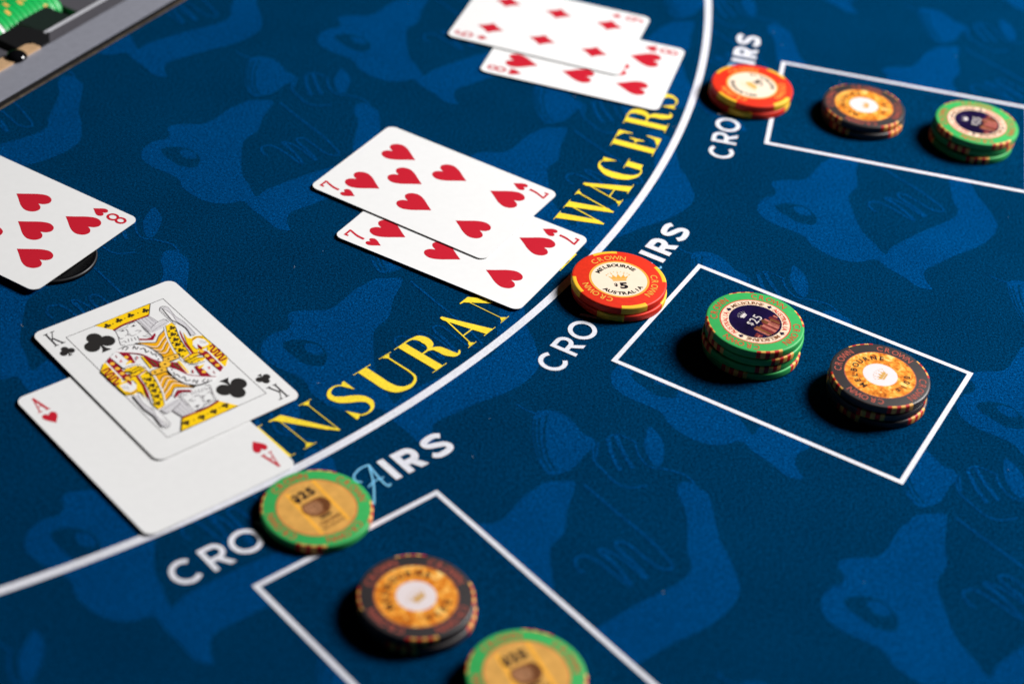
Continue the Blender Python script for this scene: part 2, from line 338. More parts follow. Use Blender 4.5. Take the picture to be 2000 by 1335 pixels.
KING = [('p','yellow',[(-9.11,35.14),(15.75,35.17),(11.73,29.64),(10.11,29.27),(6.93,29.69),(3.76,30.11),(0.22,29.91),(-2.58,29.23),(-4.76,28.99),(-6.4,31.27),(-7.81,33.38)],0),('s','darkred',[(11.47,29.34),(7.41,29.36),(3.45,29.62),(-0.32,29.59),(-4.71,28.79)],0.75),('s','ink',[(11.11,28.77),(7.08,28.83),(3.12,29.09),(-0.67,29.02),(-4.72,28.22)],0.3),('s','ink',[(15.75,35.17),(11.52,29.31)],0.35),('s','ink',[(-9.11,35.14),(15.75,35.17)],0.3),('t','ink',[(-5.18,32.45),(0.16,32.85),(5.49,33.01),(11.76,32.44)],1.5),('d','ink',[(-2.76,32.24),(2.72,32.57),(8.61,32.65)],0.3),('p','grey',[(5.69,29.08),(11.08,28.61),(12.04,23.57),(7.31,21.01),(5.83,20.3),(6.09,25.61)],0),('s','greyink',[(6.55,29.08),(6.31,19.97)],0.18),('s','greyink',[(7.89,29.03),(7.8,21.25)],0.18),('s','greyink',[(9.24,28.99),(9.42,22.17)],0.18),('s','greyink',[(10.47,28.74),(11.04,23.09)],0.18),('s','greyink',[(11.08,28.61),(12.04,23.57)],0.25),('s','greyink',[(5.56,28.87),(5.7,20.1)],0.25),('p','grey',[(7.44,21.5),(14.64,23.84),(15.29,21.06),(13.03,19.7),(8.24,19.23),(6.66,19.45)],0),('s','greyink',[(7.44,21.5),(9.56,22.94),(14.64,23.84),(15.29,21.06)],0.25),('s','greyink',[(7.03,19.76),(9.0,20.43),(14.31,21.44)],0.2),('s','greyink',[(-4.29,28.1),(-4.94,25.39),(-5.94,22.66),(-7.07,19.47),(-5.77,18.58)],0.25),('s','greyink',[(-3.94,27.57),(-1.16,27.68),(1.14,27.55)],0.3),('s','greyink',[(1.04,28.48),(3.84,28.59),(4.56,28.1)],0.3),('d','ink',[(-1.88,26.62),(3.12,26.89)],0.42),('s','greyink',[(-0.33,26.82),(-0.61,24.72),(-1.6,23.67),(-0.4,23.42)],0.22),('s','greyink',[(-2.98,26.91),(-2.03,26.26),(-0.94,26.38)],0.2),('s','greyink',[(1.98,26.97),(2.99,26.4),(4.16,26.64)],0.2),('s','greyink',[(1.78,23.65),(2.99,23.4),(3.69,22.34),(2.23,22.19)],0.2),('s','greyink',[(-2.81,23.36),(-1.37,22.95),(-0.43,21.73),(1.26,21.71)],0.22),('s','greyink',[(-5.19,24.42),(-5.22,22.73),(-4.03,22.48)],0.2),('s','greyink',[(-6.22,20.58),(-4.78,20.72),(-4.56,19.44)],0.2),('s','greyink',[(-2.85,21.11),(-3.61,19.35)],0.2),('s','greyink',[(-1.66,20.86),(-2.29,19.02)],0.2),('s','greyink',[(-0.46,20.6),(-0.74,18.8)],0.2),('s','greyink',[(0.87,20.55),(0.47,18.83)],0.2),('s','greyink',[(5.47,25.16),(5.13,21.36),(5.55,18.77),(3.84,18.23),(2.66,19.61)],0.22),('s','greyink',[(3.86,19.35),(5.2,19.3),(5.4,17.73),(4.06,17.5)],0.2),('p','darkred',[(0.52,18.91),(2.61,17.36),(4.41,16.98),(7.24,18.47),(6.97,17.23),(4.49,15.21),(2.06,16.49),(0.07,18.08)],0),('p','white',[(0.04,17.87),(4.43,14.85),(7.44,16.9),(7.17,15.94),(4.33,13.62),(-0.37,16.68)],0),('p','amber',[(-2.16,17.34),(4.44,13.26),(7.17,15.66),(11.5,17.86),(9.14,12.31),(7.16,6.3),(6.6,3.59),(2.17,3.84),(2.13,6.95),(1.49,10.76),(0.37,14.35)],0),('s','ink',[(-2.16,17.34),(1.07,15.46),(4.37,13.42),(7.22,15.91),(11.51,18.14)],0.35),('s','ink',[(-2.21,17.26),(0.32,14.27),(1.44,10.68),(2.08,6.87),(1.82,3.81)],0.35),('s','white',[(-0.69,15.36),(1.53,12.43),(3.66,10.96),(6.61,12.91),(9.7,14.78)],0.3),('s','brown',[(-0.7,14.81),(1.21,11.91),(3.52,10.21),(6.47,12.15),(9.55,14.02)],0.4),('s','white',[(0.79,11.25),(2.41,9.0),(4.08,8.42),(7.04,10.9),(9.14,12.31)],0.3),('s','brown',[(0.72,10.61),(2.28,8.25),(3.94,7.67),(6.9,10.15),(8.8,11.4)],0.4),('s','white',[(1.67,7.83),(3.07,6.3),(4.75,6.27),(6.96,8.12),(8.08,9.06)],0.3),('s','brown',[(1.61,7.2),(2.81,5.64),(4.8,5.56),(6.87,7.34)],0.4),('p','yellow',[(13.1,19.83),(15.83,20.29),(16.03,17.36),(13.86,11.35),(12.48,6.03),(11.46,0.53),(7.32,-0.82),(7.32,3.38),(8.18,8.42),(10.04,13.97)],0),('t','ink',[(14.35,17.46),(12.43,13.94),(11.52,10.67),(10.46,7.7),(9.56,4.19)],1.35),('d','ink',[(12.18,16.24),(14.47,14.96),(10.36,12.61),(13.4,12.24),(9.54,9.47),(12.31,8.42),(8.47,5.96),(11.73,5.41),(7.78,2.5),(10.68,2.75),(8.2,0.53)],0.5),('s','white',[(12.41,19.55),(10.19,15.02),(8.73,10.88),(6.97,3.9),(6.9,-1.48)],0.7),('s','ink',[(12.78,19.59),(10.5,14.8),(9.12,10.73),(7.43,3.86),(7.43,-1.29)],0.22),('s','white',[(15.88,16.59),(14.26,12.23),(13.0,7.37),(11.68,0.09)],0.6),('s','ink',[(15.51,16.56),(13.87,12.21),(12.59,7.37),(11.27,0.09)],0.3),('p','darkred',[(16.06,14.73),(15.1,11.65),(13.44,5.93),(12.64,-0.29),(11.8,0.01),(12.59,5.95),(14.23,11.39)],0),('p','yellow',[(16.36,12.8),(15.74,8.92),(16.68,7.7),(18.41,8.23),(21.31,6.81),(21.32,0.52),(18.85,-0.05),(16.28,-0.26),(14.84,0.17),(13.7,-1.3),(12.77,-0.1),(13.82,6.24)],0),('p','white',[(16.38,6.19),(18.8,6.7),(20.49,4.51),(20.36,1.18),(18.39,0.83),(16.71,1.42),(14.87,1.27),(14.84,3.84)],0),('s','darkred',[(16.27,6.55),(17.77,7.24),(19.52,7.01),(20.53,5.63)],0.4),('p','darkred',[(16.78,3.64),(17.16,0.54),(15.92,-0.29),(15.75,2.08)],0),('s','greyink',[(18.01,3.93),(19.67,2.23)],0.2),('s','greyink',[(18.41,4.8),(20.3,2.65)],0.2),('s','ink',[(14.84,3.84),(14.87,1.27),(16.71,1.42)],0.3),('p','yellow',[(18.98,0.14),(21.56,0.36),(21.65,-9.87),(18.24,-13.36),(17.3,-12.71),(17.43,-2.18)],0),('s','darkred',[(19.56,-0.54),(21.17,-0.23),(21.0,-1.53),(18.63,-2.73),(18.83,-3.99),(21.41,-3.51),(20.99,-4.91),(18.65,-5.55),(18.61,-6.65),(21.04,-6.64),(20.88,-7.65),(18.29,-8.67),(18.62,-9.73),(21.18,-9.54)],0.85),('s','ink',[(21.18,6.62),(21.56,0.36),(21.65,-9.87)],0.25),('p','white',[(17.69,-1.8),(17.92,-2.23),(17.64,-13.23),(16.98,-13.44),(17.19,-2.02)],0),('p','darkred',[(16.34,-0.7),(17.26,-2.18),(17.0,-13.56),(14.64,-15.13),(14.67,-8.4),(14.73,-3.13),(14.07,-0.99)],0),('d','gold',[(15.65,-0.96),(15.83,-4.34),(15.78,-7.77),(15.85,-11.27)],0.95),('p','white',[(12.26,-4.78),(13.87,-7.01),(14.52,-15.05),(11.53,-16.7),(10.48,-15.71),(10.29,-10.35),(8.94,-7.21)],0),('p','darkred',[(8.47,-6.89),(9.9,-7.32),(10.36,-15.89),(7.52,-13.49),(7.63,-11.27)],0),('d','gold',[(9.6,-11.64)],0.9),('p','yellow',[(9.16,-7.92),(12.28,-7.86),(10.8,-9.05),(9.24,-9.35)],0),('s','rose',[(12.21,-10.03),(12.65,-11.43)],0.5),('s','rose',[(13.17,-10.14),(11.81,-11.41)],0.4),('s','rose',[(12.35,-13.43),(12.55,-14.67)],0.5),('s','ink',[(12.83,-13.22),(12.06,-14.88)],0.25),('s','ink',[(6.04,-8.52),(6.48,-9.92)],0.3),('s','rose',[(6.88,-8.27),(5.88,-10.06)],0.4),('p','yellow',[(7.54,-1.53),(11.19,-0.14),(14.18,-1.35),(12.2,-2.79),(14.78,-5.13),(12.82,-6.01),(9.47,-5.37),(7.83,-4.23)],0),('s','brown',[(6.81,-2.14),(9.55,-2.64),(12.58,-2.21),(14.62,-2.78)],0.6),('s','ink',[(6.9,-3.04),(9.4,-3.92),(12.29,-3.69),(14.2,-4.45)],0.35),('d','ink',[(9.59,-1.55),(11.62,-2.11),(9.02,-4.5),(11.52,-5.39)],0.35),('s','darkred',[(7.43,-1.18),(11.79,-0.27),(14.67,-1.13)],0.4),('s','ink',[(7.45,-4.8),(9.93,-6.23),(13.4,-6.69)],0.25),('p','white',[(-9.35,17.66),(-6.03,17.62),(-2.65,16.54),(0.11,13.4),(1.2,8.15),(1.08,2.93),(-0.05,2.21),(-1.78,5.07),(-3.58,10.21),(-7.09,13.75),(-11.45,16.97)],0),('s','ink',[(-9.35,17.66),(-6.03,17.62),(-2.65,16.54),(0.11,13.4),(1.2,8.15),(1.08,2.93)],0.3),('s','darkred',[(-11.54,16.82),(-7.23,13.51),(-3.73,9.98),(-1.93,4.84),(-0.37,1.98)],0.45),('s','ink',[(-8.42,16.46),(-6.74,17.55),(-5.81,16.35),(-7.6,15.62)],0.4),('s','ink',[(-4.88,14.59),(-3.55,15.92),(-3.83,13.86),(-2.5,14.63)],0.45),('s','ink',[(-2.76,13.13),(-1.1,12.55),(-1.87,10.26),(-0.43,10.4)],0.5),('s','ink',[(-0.21,9.68),(-0.49,7.63),(0.47,7.54),(-0.05,5.66)],0.45),('d','ink',[(-0.28,4.14)],0.4),('p','darkred',[(-3.91,9.16),(-2.3,6.37),(-1.31,2.36),(-2.54,0.06),(-4.05,1.49),(-3.98,5.31)],0),('s','green',[(-3.03,5.21),(-2.75,1.42)],0.6),('p','yellow',[(-4.61,9.64),(-4.16,8.77),(-4.65,1.07),(-5.59,1.18)],0),('p','gold',[(1.26,3.75),(7.35,2.9),(6.64,0.49),(0.85,0.98)],0),('s','ink',[(1.26,3.75),(7.35,2.9),(6.64,0.49),(0.85,0.98),(1.26,3.75)],0.3),('d','ink',[(2.9,2.23),(5.55,1.8)],0.5),('p','grey',[(17.84,30.49),(19.78,28.87),(19.05,22.58),(19.86,17.36),(19.41,8.69),(17.71,9.28),(18.64,14.42),(17.83,19.62),(18.35,23.65)],0),('p','white',[(17.81,29.62),(18.66,29.04),(18.46,23.28),(17.81,19.05),(16.9,21.42)],0),('s','greyink',[(16.55,29.29),(18.1,30.9),(19.91,29.08),(19.19,22.79),(19.99,17.56),(19.41,8.69)],0.25),('s','greyink',[(16.55,29.29),(16.46,22.89),(16.55,18.17)],0.25),('s','greyink',[(18.06,29.74),(18.74,24.26),(17.83,19.62),(18.64,14.42),(17.58,9.08)],0.25)]
MOTIF_BODY = [(32.0, 52.4), (26.8, 52.5), (21.0, 50.9), (17.4, 46.6), (13.8, 42.3), (8.5, 31.6), (4.4, 26.9), (-0.2, 25.9), (-5.6, 24.6), (-8.9, 22.7), (-9.8, 19.7), (-7.9, 15.8), (-8.9, 11.5), (-12.6, 9.4), (-15.8, 4.8), (-16.8, 0.1), (-15.7, -5.2), (-12.3, -9.1), (-7.5, -12.2), (-2.6, -14.4), (1.5, -16.7), (4.1, -19.6), (5.8, -23.6), (11.1, -28.6), (16.4, -31.7), (22.6, -32.9), (28.2, -31.5), (33.2, -29.1), (37.6, -34.2), (44.6, -40.4), (49.6, -45.8), (55.6, -46.4), (53.4, -40.5), (53.7, -33.5), (60.5, -26.9), (67.5, -20.2), (76.0, -13.7), (82.4, -7.6), (87.5, -0.5), (90.4, 7.6), (89.0, 16.2), (86.5, 24.7), (83.7, 32.0), (80.7, 52.3), (77.5, 56.5), (74.2, 59.4), (71.0, 59.3), (69.1, 57.1), (69.3, 51.4), (72.2, 42.4), (72.5, 23.2), (73.9, 17.0), (71.8, 10.9), (66.9, 5.5), (59.0, -1.1), (51.2, -8.2), (45.0, -14.3), (40.3, -19.4), (37.6, -24.7), (32.9, -16.0), (28.6, -8.3), (26.0, 5.0), (24.8, 17.6), (29.2, 26.3), (29.7, 38.3)]
MOTIF_EYE = [(-8.9, 3.4), (-5.5, 5.9), (-1.0, 6.6), (4.1, 5.4), (7.4, 1.9), (9.2, -2.4), (8.4, -7.4), (5.1, -8.4), (0.8, -7.6), (-3.3, -4.3), (-7.4, -0.4)]
MOTIF_PUPIL = [(-0.9, 3.6), (1.8, 5.0), (5.4, 3.5), (7.2, -0.2), (4.9, -1.5), (1.4, -0.6)]
MOTIF_CUP = [(14.7, 86.4), (16.8, 90.2), (22.2, 91.1), (27.0, 88.8), (30.6, 84.5), (33.5, 80.0), (37.6, 77.7), (38.4, 73.4), (35.2, 69.0), (32.8, 63.7), (30.4, 59.6), (26.6, 56.8), (22.7, 55.2), (19.2, 59.5), (16.9, 66.0), (15.1, 75.7)]
MOTIF_FLAME = [(58.2, 88.2), (57.0, 82.8), (56.4, 77.6), (57.7, 71.8), (59.7, 67.4), (62.3, 66.6), (63.7, 70.8), (63.8, 78.9), (61.6, 84.6)]
MOTIF_LINES = [([(16.2, 88.2), (12.1, 89.6), (7.8, 92.5)], 0.5), ([(53.3, 77.1), (54.7, 71.3), (58.4, 65.8), (65.0, 65.1), (71.6, 63.3), (75.2, 59.2)], 0.6), ([(37.7, 74.5), (38.3, 65.6), (42.1, 60.4), (46.2, 55.2), (51.4, 53.2), (58.2, 55.3)], 0.6), ([(42.9, 78.9), (44.8, 69.7), (48.0, 61.8)], 1.1), ([(45.9, 80.9), (48.7, 72.3), (52.6, 63.6)], 1.1), ([(39.3, 75.8), (39.0, 66.7)], 0.6), ([(42.9, 79.4), (46.2, 81.5), (50.2, 80.1), (54.0, 77.7)], 0.5), ([(35.2, 52.0), (46.6, 40.1), (57.6, 29.1), (63.4, 21.9), (67.1, 16.4), (66.2, 13.8), (61.6, 14.6), (55.9, 19.9), (50.8, 24.4), (47.6, 24.1), (48.3, 20.9), (53.4, 16.0), (58.8, 8.1)], 0.7), ([(57.9, 8.0), (52.9, 13.3), (47.8, 17.7), (42.7, 20.0), (41.8, 18.5), (47.3, 13.2), (52.7, 5.5), (51.8, 4.5), (46.2, 9.6), (38.5, 15.5), (34.2, 14.7), (33.5, 11.9), (35.1, 8.7), (37.0, 7.5)], 0.7), ([(48.3, 20.9), (54.7, 14.0), (58.8, 8.1)], 0.9), ([(42.8, 18.7), (47.9, 12.5), (52.7, 5.3)], 0.9)]
MOTIF_CUP_LINES = [([(17.0, 86.3), (17.3, 76.1), (19.3, 64.4), (22.6, 57.1)], 0.4), ([(19.6, 87.8), (19.3, 76.4), (21.2, 64.7), (24.6, 57.4)], 0.4), ([(15.4, 85.0), (16.1, 73.8), (18.4, 63.2)], 0.4)]

# ------------------------------------------------------------------ table cloth and its print
RAIL_O = Vector((-237.4, 125.2)); RAIL_D = Vector((58.5, 115.9)).normalized(); RAIL_N = Vector((-RAIL_D.y, RAIL_D.x))
def rail(d, n):
    p = RAIL_O + RAIL_D * d + RAIL_N * n
    return (p.x, p.y)

b = MB(); b.prism([rail(-500, -0.5), rail(-500, -1000), rail(900, -1000), rail(900, -0.5)], -12, 0, 'felt_blue')
table = struct(add('felt_table_top', b.mesh('felt_table_top')))
table['label'] = 'deep blue felt gaming table top with lighter blue printed motifs'

# repeating tone-on-tone motif: body with eye, bell cup, flame, script lines
def motif_mesh():
    b = MB(0.05, 0.004)
    body, _ = smooth(MOTIF_BODY, [1] * len(MOTIF_BODY), 3, True)
    b.poly(body, 'felt_motif')
    eye, _ = smooth(MOTIF_EYE, [1] * len(MOTIF_EYE), 3, True)
    b.poly(eye, 'felt_blue')
    pp, _ = smooth(MOTIF_PUPIL, [1] * len(MOTIF_PUPIL), 3, True)
    b.poly(pp, 'felt_motif')
    cp, _ = smooth(MOTIF_CUP, [1] * len(MOTIF_CUP), 3, True)
    b.poly(cp, 'felt_motif')
    fl, _ = smooth(MOTIF_FLAME, [1] * len(MOTIF_FLAME), 3, True)
    b.poly(fl, 'felt_motif')
    for pts, w in MOTIF_CUP_LINES: b.curve(pts, w * 2.2, 'felt_blue', 4)
    for pts, w in MOTIF_LINES: b.curve(pts, w * 1.55, 'felt_motif', 5)
    return b.mesh('felt_motif')
MOT = motif_mesh()
VA = Vector((135, 4.7)); VC = Vector((-14, 238.7))
for base in (Vector((-152.6, 104.2)), Vector((-78.8, -19.8))):
    for i in range(-2, 5):
        for j in range(-2, 3):
            p = base + VA * i + VC * j
            q = p - RAIL_O
            n = q.dot(RAIL_N)
            if n > 40 or p.y > 420 or p.y < -330 or p.x > 380 or p.x < -300: continue
            if n < -105:
                add('felt_motif', MOT, table, (p.x, p.y, 0))
            else:
                bm = bmesh.new(); bm.from_mesh(MOT)
                o = (RAIL_O - p) * MM
                bmesh.ops.bisect_plane(bm, geom=bm.verts[:] + bm.edges[:] + bm.faces[:], plane_co=(o.x - RAIL_N.x * MM, o.y - RAIL_N.y * MM, 0), plane_no=(RAIL_N.x, RAIL_N.y, 0), clear_outer=True)
                if len(bm.faces):
                    me = bpy.data.meshes.new('felt_motif'); bm.to_mesh(me)
                    for m in MOT.materials: me.materials.append(m)
                    add('felt_motif', me, table, (p.x, p.y, 0))
                bm.free()

# white insurance arc
AC = Vector((-479.4, 298.3)); AR = 560.6
b = MB(0.20); b.ring(AC.x, AC.y, AR - 1.7, AR + 1.7, 'felt_white', -75, 40, 220)
add('arc_line', b.mesh('arc_line'), table)

# betting boxes: plain cloth panel, white outline, CROWN PAIRS wording
BOX_W, BOX_L = 77.5, 120.0
def sans(b, ch, x, y, h, w, mat, wd):
    T = lambda L: [(x + px * wd, y + py * h) for px, py in L]
    hw = w / 2
    if ch in 'OC':
        r = h / 2; cx = x + wd / 2; pts = []
        a0, a1 = (0, 360) if ch == 'O' else (48, 312)
        n = 40
        for t in range(n + (ch == 'C')):
            a = math.radians(a0 + (a1 - a0) * t / n)
            pts.append((cx + (wd / 2 - hw) * math.cos(a), y + r + (r - hw) * math.sin(a)))
        b.stroke(pts, w, mat, ch == 'O')
    elif ch == 'I':
        b.stroke([(x + hw, y), (x + hw, y + h)], w, mat)
    elif ch in 'RP':
        b.stroke([(x + hw, y), (x + hw, y + h)], w, mat)
        top = y + h - hw; mid = y + h * 0.43; rr = (top - mid) / 2; cx = x + wd - rr - hw
        pts = [(x + w * 0.8, top)] + [(cx + rr * math.cos(math.radians(a)), mid + rr + rr * math.sin(math.radians(a))) for a in range(90, -91, -12)] + [(x + w * 0.8, mid)]
        b.stroke(pts, w, mat)
        if ch == 'R':
            b.poly([(x + wd * 0.40, mid - hw * .6), (x + wd * 0.40 + w * 1.15, mid - hw * .6), (x + wd, y), (x + wd - w * 1.25, y)], mat)
    elif ch == 'S':
        L = [(0.92, 0.80), (0.74, 0.90), (0.48, 0.905), (0.22, 0.84), (0.15, 0.72), (0.26, 0.60), (0.52, 0.515), (0.77, 0.42), (0.86, 0.28), (0.77, 0.15), (0.50, 0.095), (0.24, 0.11), (0.06, 0.23)]
        b.curve(T(L), w, mat, 5)
    elif ch == 'N':
        b.stroke([(x + hw, y), (x + hw, y + h)], w, mat); b.stroke([(x + wd - hw, y), (x + wd - hw, y + h)], w, mat)
        b.poly([(x, y + h), (x + w * 1.1, y + h), (x + wd, y), (x + wd - w * 1.1, y)], mat)
    elif ch == 'W':
        for u, v in ((0, .27), (.52, .27), (.52, .77), (1.0, .77)):
            b.poly([(x + u * wd - hw, y + h), (x + u * wd + hw, y + h), (x + v * wd + hw, y), (x + v * wd - hw, y)], mat)
def bet_box(p_top, p_left):
    t, l = Vector(p_top), Vector(p_left)
    mid = (t + l) / 2; v = (t - l).normalized(); ang = math.degrees(math.atan2(v.y, v.x))
    # local frame: x along the front edge, y towards the dealer
    b = MB(0.14); w, L = BOX_W / 2, BOX_L
    b.poly([(-w, 0), (w, 0), (w, -L), (-w, -L)], 'felt_blue')
    add('box_panel', b.mesh('box_panel'), table, (mid.x, mid.y, 0), ang)
    b = MB(0.24, 0); lw = 0.98
    for q in ([(-w - lw, -lw), (w + lw, -lw), (w + lw, lw), (-w - lw, lw)], [(-w - lw, -L - lw), (w + lw, -L - lw), (w + lw, -L + lw), (-w - lw, -L + lw)],
              [(-w - lw, -L + lw), (-w + lw, -L + lw), (-w + lw, -lw), (-w - lw, -lw)], [(w - lw, -L + lw), (w + lw, -L + lw), (w + lw, -lw), (w - lw, -lw)]):
        b.poly(q, 'felt_white')
    add('box_outline', b.mesh('box_outline'), table, (mid.x, mid.y, 0), ang)
    b = MB(0.24); y0, h = 13.5, 11.6
    sans(b, 'C', -59.2, y0, h, 1.9, 'felt_white', 11.2)
    sans(b, 'R', -45.8, y0, h, 1.9, 'felt_white', 8.6)
    sans(b, 'O', -35.4, y0, h, 1.9, 'felt_white', 12.0)
    sans(b, 'W', -21.0, y0, h, 1.9, 'felt_white', 14.5)
    sans(b, 'N', -3.6, y0, h, 1.9, 'felt_white', 9.4)
    sans(b, 'P', 10.4, y0, h, 2.7, 'felt_white', 8.2)
    sans(b, 'I', 31.2, y0, h, 2.9, 'felt_white', 2.9)
    sans(b, 'R', 37.0, y0, h, 2.8, 'felt_white', 9.4)
    sans(b, 'S', 49.4, y0, h, 2.6, 'felt_white', 10.4)
    b.curve([(20.6, 19.6), (19.2, 21.4), (20.2, 23.9), (24, 25.6), (28.0, 25.5)], 0.75, 'felt_sky')
    b.curve([(28.0, 25.5), (27.0, 19), (26.6, 14.2), (27.2, 12.6), (28.4, 13.2)], 0.8, 'felt_sky')
    b.curve([(28.0, 25.5), (24, 17.6), (19.4, 11.2), (17.0, 8.2)], 0.7, 'felt_sky')
    b.curve([(20.8, 16.2), (24, 17.4), (28.5, 17.2)], 0.6, 'felt_sky')
    add('box_wording', b.mesh('box_wording'), table, (mid.x, mid.y, 0), ang)
bet_box((74.55, 64.96), (40.54, -4.52))
bet_box((-20.59, -90.68), (-75.46, -145.61))
bet_box((117.85, 245.12), (106.64, 168.30))

# yellow didone lettering INSURANCE WAGERS along the arc (20 mm caps)
def didone(b, ch, mat='felt_yellow'):
    H, st, hl = 20.0, 3.4, 0.30
    def stem(x): b.stroke([(x, 0.05), (x, H - 0.05)], st, mat)
    def hair(x, y0=0.05, y1=H - 0.05): b.stroke([(x, y0), (x, y1)], hl, mat)
    def serif(x, y, w=7.2): b.stroke([(x - w / 2, y), (x + w / 2, y)], hl, mat)
    def brk(x, y, s, w=1.5):          # little bracket where a hairline meets its serif
        b.poly([(x - w, y), (x + w, y), (x + 0.2, y + s * 1.7), (x - 0.2, y + s * 1.7)], mat)
    yt, yb = H - hl / 2, hl / 2
    if ch == 'I':
        stem(3.7); serif(3.7, yt); serif(3.7, yb); return 7.4
    if ch == 'N':
        hair(2.2, 0.3, H - .3); serif(2.2, yb, 5); brk(2.2, .5, 1)
        b.poly([(-0.6, H), (4.2, H), (14.4, 0.0), (13.5, 0.0), (0.9, H - .9), (-0.6, H - .5)], mat)
        b.poly([(0.6, H - .2), (4.4, H - .2), (14.4, 0), (11.0, 3.2)], mat)
        hair(14.0, 0.3, H - .3); serif(14.0, yt, 5); brk(14.0, H - .5, -1); return 16.0
    if ch == 'S':
        b.curve([(10.6, 14.2), (9.6, 17.6), (6.8, 19.6), (3.6, 18.6), (2.2, 15.6), (3.8, 12.4), (6.6, 10.2), (9.2, 8.0), (10.4, 4.8), (9.0, 1.6), (5.8, 0.4), (2.8, 1.8), (1.4, 5.4)],
                [0.5, 0.6, 0.7, 1.3, 2.2, 3.4, 3.8, 3.4, 2.3, 1.2, 0.7, 0.6, 0.5], mat, 6)
        b.poly([(10.9, 13.4), (11.0, 19.6), (10.2, 19.6), (8.6, 18.0)], mat)
        b.poly([(1.1, 6.6), (1.0, 0.3), (1.9, 0.3), (3.6, 2.0)], mat); return 11.8
    if ch == 'U':
        b.curve([(3.7, H), (3.7, 12), (3.7, 7), (4.7, 3.0), (7.4, 0.9), (10.4, 1.0), (12.8, 3.2), (13.4, 7), (13.4, 12), (13.4, H)], [3.5, 3.5, 3.5, 3.2, 2.0, 1.2, 0.8, 0.6, 0.6, 0.6], mat, 6)
        serif(3.7, yt); serif(13.4, yt, 5); brk(13.4, H - .5, -1); return 15.6
    if ch == 'R':
        stem(3.7); serif(3.7, yt); serif(3.7, yb)
        b.curve([(5, 19.7), (8.4, 19.5), (10.9, 17.8), (11.5, 15.1), (10.9, 12.3), (8.4, 10.6), (5, 10.4)], [0.6, 0.9, 2.9, 3.5, 2.9, 0.9, 0.6], mat, 6)
        b.curve([(7.4, 10.4), (9.8, 9.8), (11.2, 7.6), (11.6, 4.6), (12.6, 1.6), (14.2, 0.6), (15.8, 1.8)], [0.5, 1.6, 3.0, 3.4, 2.6, 1.0, 0.5], mat, 6); return 15.6
    if ch == 'A':
        b.poly([(1.8, .3), (2.25, .3), (7.4, 18.2), (6.95, 18.8)], mat)
        b.poly([(6.4, H), (7.4, H), (14.4, 0.2), (10.4, 0.2), (6.0, 18.4)], mat)
        b.stroke([(3.5, 6.2), (9.5, 6.2)], 0.55, mat)
        serif(2.0, yb, 4.8); brk(2.0, .4, 1, 1.4); serif(12.4, yb, 7); return 15.4
    if ch in 'CG':
        b.curve([(11.8, 14.6), (10.6, 18.2), (7.8, 19.6), (4.9, 17.6), (3.2, 13.6), (3.0, 9.6), (3.7, 5.2), (5.6, 1.9), (8.4, 0.45), (11.0, 1.2), (12.6, 4.0)],
                [0.5, 0.7, 0.7, 1.8, 3.3, 3.8, 3.2, 1.8, 0.7, 0.6, 0.6], mat, 6)
        b.poly([(12.1, 13.2), (12.2, 19.5), (11.4, 19.5), (9.6, 18.2)], mat)
        if ch == 'G':
            b.stroke([(12.3, 1.4), (12.3, 8.6)], st, mat); serif(12.3, 8.6, 6.6)
        return 13.6 if ch == 'C' else 15.4
    if ch == 'E':
        stem(3.7); b.stroke([(0.1, yt), (12.6, yt)], hl, mat); b.stroke([(0.1, yb), (13.4, yb)], hl, mat)
        b.poly([(12.6, H), (12.6, 13.6), (12.1, 13.6), (11.2, 17.4), (8.0, 19.4), (8.0, H)], mat)
        b.poly([(13.4, 0), (13.6, 7.0), (13.1, 7.0), (12.0, 2.8), (8.4, 0.6), (8.4, 0)], mat)
        b.stroke([(5, 10.3), (8.4, 10.3)], hl, mat); b.poly([(9.2, 6.8), (9.2, 13.8), (8.7, 13.8), (7.9, 11.0), (6.4, 10.3), (7.9, 9.6), (8.7, 6.8)], mat); return 14.0
    if ch == 'W':
        b.poly([(0.2, H), (4.4, H), (8.4, 3.2), (7.2, 0), (6.6, 0)], mat); b.poly([(6.9, 0.6), (7.3, 0), (11.7, 17.6), (11.25, 18.4)], mat)
        b.poly([(9.8, H), (14.0, H), (18.2, 3.2), (17.0, 0), (16.4, 0)], mat); b.poly([(16.6, 0.6), (17.1, 0), (22.3, H - .3), (21.7, H - .3)], mat)
        serif(2.3, yt, 7); serif(11.9, yt, 7); serif(22.0, yt, 4.6); brk(22.0, H - .4, -1, 1.4); return 24.0
for ch, a0, a1 in (('I', -43.60, -42.82), ('N', -42.42, -40.44), ('S', -39.93, -38.52), ('U', -38.05, -35.92), ('R', -35.65, -33.78), ('A', -33.38, -31.62), ('N', -31.20, -29.22), ('C', -28.90, -27.20), ('E', -26.60, -24.98),
                   ('W', -23.10, -20.40), ('A', -20.62, -18.70), ('G', -18.75, -16.70), ('E', -15.98, -14.22), ('R', -13.72, -11.82), ('S', -11.48, -10.05)):
    b = MB(0.24, 0.004); w = didone(b, ch)
    want = math.radians(a1 - a0) * 545
    fx = want / w; am = math.radians((a0 + a1) / 2); r0 = 554.4
    ang = math.degrees(am) + 90
    px, py = AC.x + r0 * math.cos(am), AC.y + r0 * math.sin(am)
    me = b.mesh('insurance_letter', lambda x, y, z: ((x - w / 2) * fx, y, z))
    add('insurance_letter', me, table, (px, py, 0), ang)

